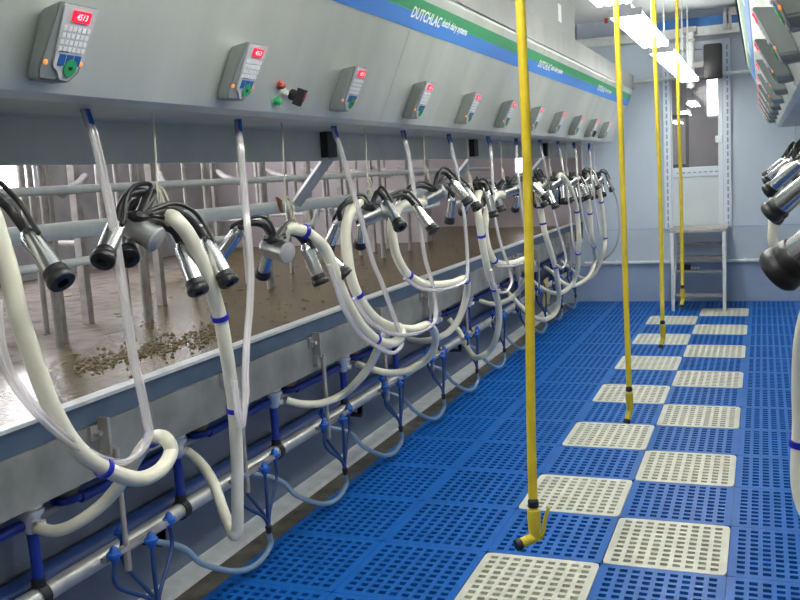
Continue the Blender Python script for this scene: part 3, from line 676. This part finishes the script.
# lifting cords
CORD = [(155, 139, 213), (283, 141, 228), (366, 147, 195), (424, 147, 176), (467.5, 147, 190), (501, 149, 180), (527, 149, 178), (549, 150, 176), (566, 152, 176), (582, 152, 174), (594, 152, 174)]
def cord(x, yt, yb, label, f=ident, X=-1.075):
    a = at(x, yt, x=X); b = at(x+(yb-yt)*.04, yb, x=X); k = a.lerp(b, .62); L = (a-b).length
    t = thing('hoist_rope', f(b), label, 'cord', 'lifting cords under the left cabinet')
    bm = B(); tube(bm, [f((a.x, a.y, 1.8935)), f(a), f(k), f(b)], .0032, 6, 3); obj('rope', bm, 'cord_cream', t)
    bm = B(); q = .045+.25*L*.2
    tube(bm, [f(k), f(k+V((.004, q*.5, -q*.3))), f(k+V((.004, q*.9, -q*1.1))), f(k+V((.004, q*.6, -q*1.5))), f(k+V((.004, q*.2, -q*.6))), f(k)], .003, 6, 4)
    tube(bm, [f(k), f(k+V((.006, q*.3, -q*.8))), f(k+V((.006, q*1.2, -q*1.9)))], .003, 6, 4)
    obj('knot_loop', bm, 'cord_cream', t)
    bm = B()
    for j in range(3):
        c = b+V((0, 0, .012+.016*j)); w = V((.006, 0, 0)) if j % 2 else V((0, .006, 0))
        tube(bm, [f(c+w), f(c+V((0, 0, .01))), f(c-w), f(c-V((0, 0, .01))), f(c+w)], .002, 6, 4)
    obj('chain', bm, 'chrome_dull', t)
for i, (x, yt, yb) in enumerate(CORD):
    cord(x, yt, yb, 'pale lifting cord with a knotted loop, %s to the camera under the left cabinet' % ORD[i])

# milk line, wash line and what sits under the platform edge
MPX, MPZ = -1.585, .36
for sgn, side in ((0, 'left'), (1, 'right')):
    f = mir if sgn else ident
    bm = B(); rod(bm, f((MPX, -4.8, MPZ)), f((MPX, YB-.1, MPZ)), .032, 18); t = tag(obj('milk_pipe', bm, 'pipe_steel'), 'long steel milk pipe along the %s pit wall' % side, 'pipe')
    bm = B(); rod(bm, f((-1.672, -4.8, MPZ-.01)), f((-1.672, YB-.1, MPZ-.01)), .055, 18); tag(obj('vacuum_pipe', bm, 'pipe_blue'), 'thick dark blue pipe behind the %s steel milk pipe' % side, 'pipe')
    bm = B(); rod(bm, f((-1.63, -4.8, .60)), f((-1.63, YB-.1, .60)), .014, 10); tag(obj('air_pipe', bm, 'galvanised_worn'), 'thin dark pipe under the %s platform edge' % side, 'pipe')
    bm = B(); box(bm, [min(f((-1.735, 0, 0)).x, f((-1.665, 0, 0)).x), -4.8, .64], [max(f((-1.735, 0, 0)).x, f((-1.665, 0, 0)).x), YB-.2, .735]); tag(obj('wash_rail', bm, 'black_plastic'), 'black rail beneath the %s platform' % side, 'rail')
def valve(y, label, group, f=ident):
    X, Z = -1.575, .64
    t = thing('milk_valve', f((X, y, Z-.06)), label, 'valve', group)
    up = (0, 0, 1)
    bm = B(); lathe(bm, f((X, y, Z-.005)), up, [(0, .034), (.012, .038), (.014, .046), (.03, .046), (.032, .036), (.036, .042), (.052, .042), (.056, .036), (.058, .014), (.066, .014)], 20); obj('cap', bm, 'cap_steel', t)
    bm = B(); lathe(bm, f((X, y, Z-.055)), up, [(0, .02), (.015, .032), (.05, .033)], 18); rod(bm, f((X, y, Z-.03)), f((X+.035, y+.03, Z-.03)), .018); obj('body', bm, 'cap_steel', t)
    bm = B(); lathe(bm, f((X-.03, y+.20, Z-.03)), up, [(0, .03), (.012, .055), (.03, .055), (.034, .04)], 20); obj('diaphragm_housing', bm, 'elbow_blue', t)
    bm = B(); lathe(bm, f((X-.03, y+.20, Z+.0045)), up, [(0, .04), (.02, .05), (.045, .048), (.05, .02)], 20); obj('diaphragm_cap', bm, 'brass', t)
    ye = y+.815
    bm = B(); tube(bm, [f((X, y+.235, Z-.02)), f((X, y+.5, Z-.02)), f((MPX, ye-.06, Z-.02)), f((MPX, ye-.012, Z-.04)), f((MPX, ye, Z-.10)), f((MPX, ye, MPZ+.05))], .019, 12, 6); obj('elbow_pipe', bm, 'elbow_blue', t)
    bm = B(); lathe(bm, f((MPX, ye, MPZ+.034)), up, [(0, .024), (.03, .024)], 14); lathe(bm, f((MPX, ye-.018, MPZ)), (0, 1, 0), [(0, .036), (0, .040), (.036, .040), (.036, .036)], 18, cap=False); obj('pipe_clamp', bm, 'black_plastic', t)
for i in range(12):
    y = -.969-S+S*i
    valve(y, 'steel capped milk valve with blue elbow pipe, %s below the left platform' % ORD[i], 'milk valves under the left platform')
def jetter(y, label, group, f=ident, first=False):
    X = -1.42
    t = thing('wash_jetter', f((X, y, .25)), label, 'wash unit', group)
    bx = lambda lo, hi, bm: box(bm, [min(f(lo)[i], f(hi)[i]) for i in range(3)], [max(f(lo)[i], f(hi)[i]) for i in range(3)])
    bm = B(); bx((-1.4575, y-.085, .845), (-1.445, y-.050, .895), bm); bx((-1.4575, y-.036, .79), (-1.415, y-.022, .915), bm); bx((-1.4575, y-.04, .745), (-1.43, y+.02, .80), bm)
    rod(bm, f((-1.445, y-.066, .870)), f((-1.42, y-.066, .870)), .010, 8); obj('clamp', bm, 'galvanised_worn', t)
    bm = B(); rod(bm, f((X, y, .42)), f((X, y, .80)), .010); obj('rod', bm, 'galvanised_worn', t)
    bm = B(); bx((X-.012, y-.12, .435), (X+.012, y+.26, .452), bm); rod(bm, f((X, y, .36)), f((X, y, .4345)), .013, 8); obj('crossbar', bm, 'galvanised_worn', t)
    j = V((X+.03, y+.10, .17))
    for dy, dx, z in ((-.10, .03, .47), (.08, .045, .45), (.03, -.04, .49), (.25, .0, .455)):
        p = V((X+dx, y+dy, z))
        bm = B(); lathe(bm, f(p-V((0, 0, .035))), (0, 0, 1), [(0, .010), (.01, .017), (.02, .019), (.022, .025), (.032, .025), (.036, .017), (.052, .011), (.058, .005)], 14); obj('jetter_cup', bm, 'plastic_blue', t)
        bm = B(); tube(bm, [f(p-V((0, 0, .03))), f(p-V((0, 0, .12))), f(j.lerp(p, .2)+V((0, 0, .0))), f(j)], .008, 8, 6); obj('feed_tube', bm, 'hose_navy', t)
    bm = B(); lathe(bm, f(j-V((0, 0, .04))), (0, 0, 1), [(0, .011), (.02, .013), (.04, .016), (.05, .008)], 10); obj('joint', bm, 'rubber', t)
    bm = B(); tube(bm, [f(q) for q in (j-V((0, 0, .03)), j-V((0, .0, .09)), j+V((-.01, -.10, -.13)), j+V((-.02, -.25, -.10)), j+V((-.06, -.42, .0)), j+V((-.10, -.50, .10)), V((MPX, y-.50, MPZ-.028)))], .0125, 10, 8); tag(obj('supply_tube', bm, 'drain_tube', t), 'pale blue sagging tube')
for i in range(11):
    y = -.71+S*(i)
    jetter(y, 'wash unit of blue cups on a hanging rod, %s under the left platform edge' % ORD[i], 'wash units under the left platform edge')

for f, side in ((ident, 'left'), (mir, 'right')):
    pp = [o for o in COL.objects if o.name.split('.')[0] in ('milk_pipe', 'vacuum_pipe', 'air_pipe', 'wash_rail') and (o.location.x < 0) == (side == 'left')]
    for o in pp:
        n = o.name.split('.')[0]
        for k in range(7):
            y = -4.2+1.95*k; bm = B()
            if n in ('milk_pipe', 'vacuum_pipe'):
                a, b = f((-1.739, y-.015, MPZ-.095)), f((-1.575, y+.015, MPZ-.075)); u, w = f((-1.595, y-.015, MPZ-.075)), f((-1.575, y+.015, MPZ-.028)); box(bm, [min(u[i], w[i]) for i in range(3)], [max(u[i], w[i]) for i in range(3)])
            elif n == 'air_pipe': a, b = f((-1.739, y-.01, .592)), f((-1.63, y+.01, .608))
            else: a, b = f((-1.739, y-.01, .60)), f((-1.68, y+.01, .639))
            if n == 'vacuum_pipe': a, b = f((-1.739, y+.3, MPZ-.02)), f((-1.67, y+.33, MPZ))
            box(bm, [min(a[i], b[i]) for i in range(3)], [max(a[i], b[i]) for i in range(3)]); obj('wall_bracket', bm, 'black_plastic', o, smooth=False)
# yellow cloth on the far pipes
q = at(546, 290, x=-1.40); bm = B()
g = [[None]*7 for _ in range(7)]
for a in range(7):
    for b in range(7): g[a][b] = bm.verts.new((q.x+.02*math.sin(a*1.7+b), q.y-.10+.033*a+.01*math.sin(b*2), q.z+.12-.045*b-.01*math.cos(a*2.2)))
for a in range(6):
    for b in range(6): bm.faces.new((g[a][b], g[a+1][b], g[a+1][b+1], g[a][b+1]))
bmesh.ops.solidify(bm, geom=bm.faces[:], thickness=.006)
tag(obj('cleaning_cloth', bm, 'yellow_cloth'), 'crumpled yellow cloth hanging on the far left pipes', 'cloth')

# right hand milking places (seen edge on)
G2 = 'milking clusters along the right cabinet'
for i, y in enumerate((-1.83, -.45, 1.2, 2.8, 4.4)):
    a, b = V((-1.10, y+.05, 1.62)), V((-1.05, y+.16, 1.595))
    cs = [(V((-1.01, y-.02, 1.635)), V((-.855, y+.05, 1.500)), [V((-1.05, y+.08, 1.72)), V((-1.02, y+.0, 1.70))]),
          (V((-1.0, y+.20, 1.615)), V((-.862, y+.25, 1.478)), [V((-1.05, y+.15, 1.72)), V((-1.03, y+.19, 1.69))]),
          (V((-1.12, y+.22, 1.61)), V((-1.06, y+.27, 1.46)), None), (V((-1.13, y-.03, 1.60)), V((-1.10, y-.06, 1.45)), None)]
    cluster(a, b, cs, 'steel and rubber milking cluster seen end on, %s on the right' % ORD[i], G2, mir)
    bm = B(); tube(bm, [mir((-1.075, y+.08, 1.893)), mir((-1.07, y+.09, 1.75)), mir((-1.07, y+.10, 1.665))], .0035, 6, 3)
    tag(obj('hoist_rope', bm, 'cord_cream'), 'pale lifting cord under the right cabinet, %s to the camera' % ORD[i], 'cord', 'lifting cords under the right cabinet')
    e = .93 if i == 0 else 1.06
    P = [V((-1.07, y+.1, 1.64)), V((-1.03, y+.30, 1.66)), V((-.98, y+.60, 1.5)), V((-e+.004, y+.82, 1.28)), V((-e+.008, y+.92, 1.05)), V((-e, y+.93, .84)), V((-1.05, y+.86, .70)), V((-1.25, y+.7, .62)), V((-1.45, y+.6, .56)), V((-1.60, y+.55, .41))]
    if i == 2: P = [V((-1.07, y+.1, 1.60)), V((-.95, y+.1, 1.6)), V((-.895, y+.12, 1.5)), V((-.885, y+.14, 1.36)), V((-.885, y+.17, 1.26)), V((-.93, y+.2, 1.21)), V((-1.05, y+.24, 1.18)), V((-1.2, y+.3, .9)), V((-1.45, y+.37, .6)), V((-1.60, y+.4, .41))]
    if i < 3: hose(P, [(797, 440)] if i == 0 else [], 'cream milk hose, %s on the right side' % ORD[i], 'cream milk hoses along the right side', mir)
    P = [V((-1.085, y-.3, 1.88)), V((-1.10, y-.26, 1.7)), V((-1.12, y-.15, 1.4)), V((-1.12, y-.05, 1.15)), V((-1.12, y+.05, 1.08)), V((-1.11, y+.11, 1.2)), V((-1.09, y+.12, 1.56))]
    if i < 3: pulse(P, 'clear pulsation tube hanging from the right cabinet, %s to the camera' % ORD[i], 'clear pulsation tubes along the right side', mir)

# ------------------------------------------------------------------ stalls on the cow standing
def pipe_thing(name, pts, r, m, label, cat, group=None, smooth=False, seg=12):
    bm = B(); tube(bm, pts, r, seg, 6, smooth=smooth); return tag(obj(name, bm, m), label, cat, group)
for sgn, side in ((0, 'left'), (1, 'right')):
    f = mir if sgn else ident
    pipe_thing('breast_rail', [f((-1.56, -4.8, 1.545)), f((-1.56, 5.6, 1.545))], .030, 'rail_steel', 'thick galvanised rail running along the %s platform edge' % side, 'rail', seg=18)
    pipe_thing('stall_rail', [f((-1.85, -4.8, 1.685)), f((-1.85, 5.6, 1.685))], .017, 'galvanised', 'thin galvanised rail above the thick %s platform rail' % side, 'rail')
    if sgn: continue
    for k, (y0, y1) in enumerate(((-2.3, -.28), (-.05, .62), (.75, 1.35), (1.5, 3.4), (3.6, 5.4))):
        z = 1.43
        pipe_thing('kick_rail', [f(p) for p in ((-1.62, y0, 1.51), (-1.62, y0+.05, z+.02), (-1.62, y0+.13, z), (-1.62, (y0+y1)/2, z), (-1.62, y1-.13, z), (-1.62, y1-.05, z+.02), (-1.62, y1, 1.51))], .015, 'galvanised', 'bent kick rail below the thick left rail, %s to the camera' % ORD[k], 'rail', 'kick rails on the left', smooth=True)
    for k in range(-4, 9):
        y = .20+.67*k
        if y > 5.0: break
        t = thing('stall_post', (-2.45, y, .96), 'grey stall divider of posts and sloping bars, %s on the left' % ORD[k+4], 'stall divider', 'stall dividers on the left cow standing')
        bm = B(); rod(bm, (-2.45, y, .9605), (-2.45, y, 2.35), .019); obj('front_post', bm, 'galvanised_worn', t)
        bm = B(); box(bm, (-2.83, y-.066, .9605), (-2.785, y-.022, 2.45)); obj('rear_post', bm, 'galvanised_worn', t)
        bm = B(); tube(bm, [(-1.85, y-.55, 1.672), (-2.45, y+.24, 1.715), (-2.81, y+.72, 1.76)], .020, 10, 4); obj('upper_bar', bm, 'galvanised_worn', t)
        bm = B(); rod(bm, (-2.48, y+.075, .9605), (-2.48, y+.075, 2.35), .014); obj('slim_post', bm, 'galvanised_worn', t)
        bm = B(); rod(bm, (-2.80, y+.30, .9605), (-2.80, y+.30, 2.4), .016); obj('middle_post', bm, 'galvanised_worn', t)
        bm = B(); tube(bm, [(-3.35, y+.15, 1.35), (-3.35, y+.16, 2.0), (-3.25, y+.18, 2.5)], .022, 10, 4); tube(bm, [(-2.83, y-.04, 1.40), (-3.35, y+.155, 1.40)], .015, 8, 2); obj('head_bar', bm, 'galvanised_worn', t)
# rusty bracket on the thick rail
q = at(275, 203, x=-1.55); bm = B(); prism(bm, [(q.x+.02, q.y-.03, q.z+.03), (q.x+.02, q.y+.01, q.z+.01), (q.x+.02, q.y+.02, q.z-.05), (q.x+.02, q.y+.005, q.z-.04)], (.012, 0, 0))
tag(obj('rusty_hook', bm, 'rust', smooth=False), 'small rusty hook on the thick left rail near the knotted cord', 'hook')
# manure on the standing
bm = B()
for k in range(750):
    px = 75+random.random()*155; py = 368-(px-75)*.24+random.gauss(0, 5)*(1+.3*math.sin(px*.2))
    p = at(px, py, z=.96)
    r = random.uniform(.003, .009)
    bmesh.ops.create_icosphere(bm, subdivisions=1, radius=r, matrix=Matrix.Translation((p.x, p.y, .9625)) @ Matrix.Rotation(random.random()*3, 4, 'Z') @ Matrix.Diagonal((1.2, 1, .8, 1)))
for k in range(160):
    p = V((random.uniform(-2.5, -1.56), random.uniform(.3, 5.5), .962)); r = random.uniform(.004, .011)
    bmesh.ops.create_icosphere(bm, subdivisions=1, radius=r, matrix=Matrix.Translation(p) @ Matrix.Diagonal((1.3, 1, .5, 1)))
for k in range(60):
    p = V((random.uniform(-4.2, -2.6), random.uniform(.3, 5.5), .962)); r = random.uniform(.008, .03)
    bmesh.ops.create_icosphere(bm, subdivisions=1, radius=r, matrix=Matrix.Translation(p) @ Matrix.Diagonal((1.5, 1, .3, 1)))
tag(obj('manure', bm, 'manure'), 'scattered clumps of manure on the wet left cow standing', 'manure', kind='stuff')

# ------------------------------------------------------------------ lamps and yellow wash hoses
for side, X in (('left', -3.3), ('right', 3.1)):  # unseen lamps added to brighten the cow standings and the alley
    for i, y0 in enumerate((-3.0, -.4, 2.2, 4.2, 6.2)):
        if y0 > 6 and side == 'right': continue
        X = -2.2 if y0 > 6 else X
        t = thing('fill_lamp', (X, y0, 2.95), 'added fluorescent fill lamp over the %s cow standing, %s' % (side, ORD[i]), 'lamp', 'fill lamps added over the cow standings')
        bm = B(); box(bm, (X-.04, y0, 3.0), (X+.04, y0+1.3, 3.04)); obj('batten', bm, 'lamp_body', t, smooth=False)
        for dx in (-.04, .04):
            bm = B(); rod(bm, (X+dx, y0+.02, 2.97), (X+dx, y0+1.28, 2.97), .018, 8); obj('lamp_tube', bm, 'fill_glow', t)
        for y in (y0+.2, y0+1.1):
            bm = B(); rod(bm, (X, y, 3.04), (X, y, 3.32), .008, 6); obj('hanger', bm, 'galvanised', t)
LX, LZ = -.10, 2.50
for i, (y0, y1) in enumerate(((-3.9, -2.4), (-1.7, -.2), (.52, 2.02), (2.45, 4.1), (4.52, 6.2), (6.35, 7.6))):
    lab = 'white fluorescent lamp over the pit, ' + ['behind the camera', 'just above the camera view', 'nearest of those in view', 'second nearest of those in view', 'third nearest of those in view', 'farthest one by the door'][i]
    t = thing('fluorescent_lamp', (LX, (y0+y1)/2, LZ), lab, 'lamp', 'fluorescent lamps over the pit')
    bm = B(); prism(bm, [(LX-.035, y0, LZ+.05), (LX-.03, y0, LZ+.085), (LX+.03, y0, LZ+.085), (LX+.035, y0, LZ+.05)], (0, y1-y0, 0)); obj('batten', bm, 'lamp_body', t, smooth=False)
    for x in (-.072, -.024, .024, .072):
        bm = B(); rod(bm, (LX+x, y0+.03, LZ+.022), (LX+x, y1-.03, LZ+.022), .022, 12); obj('lamp_tube', bm, 'tube_glow', t)
    for ya in (y0, y1-.029):
        bm = B(); box(bm, (LX-.094, ya, LZ+.008), (LX+.094, ya+.029, LZ+.05)); obj('end_cap', bm, 'lamp_body', t, smooth=False)
    for y in (y0+.25, y1-.25):
        bm = B(); rod(bm, (LX, y, LZ+.085), (LX, y, 3.32), .008, 8); obj('hanger', bm, 'galvanised', t)

HS = [([(520, -6), (523, 60), (526, 130), (528.5, 220), (530, 320), (531, 420), (533, 498)], -.02, (538, 548)),
      ([(616.5, 6), (619, 80), (622.5, 180), (625.5, 280), (628, 355), (629, 386)], -.02, (628, 414)),
      ([(655, 55), (657.5, 120), (660, 190), (661.5, 260), (662.5, 320)], -.02, (664, 345)),
      ([(678, 84), (679, 130), (681, 190), (682, 250), (682.5, 285)], -.02, (683, 306))]
WHICH = ['nearest, with a trigger gun lying sideways', 'second from the camera', 'third from the camera', 'farthest, in front of the white steps']
for i, (px, X, e) in enumerate(HS):
    P = [at(*p, x=X) for p in px]
    # the plane of the hose is across the view, so give every hose one distance
    Y = P[-1].y; P = [at(*p, y=Y) for p in px]; E = at(*e, y=Y)
    t = thing('wash_hose', P[-1], 'yellow wash hose with spray gun, '+WHICH[i], 'hose', 'yellow wash hoses')
    top = [V((P[0].x, Y, 3.32)), V((P[0].x, Y, 2.95))] if P[0].z < 2.9 else []
    bm = B(); tube(bm, top+P, .0145, 12, 8); obj('hose', bm, 'hose_yellow', t)
    b = P[-1]; d = (E-b).normalized(); L = (E-b).length
    bm = B(); lathe(bm, b-V((0, 0, .028)), (0, 0, 1), [(0, .017), (.02, .017), (.026, .012), (.034, .012)], 12); obj('swivel', bm, 'black_plastic', t)
    bm = B(); lathe(bm, b-V((0, 0, .034)), (0.02, 0, -1), [(0, .012), (.004, .02), (.03, .021), (.085, .018), (.10, .016)], 14)
    k = b+V((.002, 0, -.125)); sx = -1
    if i in (0, 1, 2, 3):
        w = V((-.036, -.035, -.010)) if i == 0 else V((-.01, -.03, -.05)); 
        rod(bm, k-w*.35, k+w, .016, 12); obj('gun_body', bm, 'gun_yellow', t)
        bm = B(); wd = w.normalized(); lathe(bm, k+w, wd, [(0, .017), (.012, .02), (.018, .018), (.019, .008)], 12); obj('nozzle', bm, 'black_plastic', t)
        g = -w.normalized()
        bm = B(); rt = Matrix.Rotation(0 if i == 0 else -2.0, 3, 'Z'); tube(bm, [k+rt @ V(q) for q in ((.010, 0, -.002), (.024, .004, .015), (.032, .008, .06), (.044, .01, .095))], .0075, 8, 6, .005); obj('trigger', bm, 'gun_yellow', t)
        bm = B(); rod(bm, k-w*.36, k-w*.36+g*.012, .010, 10); obj('end_screw', bm, 'brass', t)
# ------------------------------------------------------------------ light
w = bpy.data.worlds.new('world'); SC.world = w; w.use_nodes = True
w.node_tree.nodes['Background'].inputs[0].default_value = (.85, .9, .92, 1); w.node_tree.nodes['Background'].inputs[1].default_value = .3
SC.view_settings.view_transform = 'Standard'; SC.view_settings.look = 'None'; SC.view_settings.gamma = 1; SC.view_settings.exposure = .12
SC.view_settings.use_curve_mapping = False
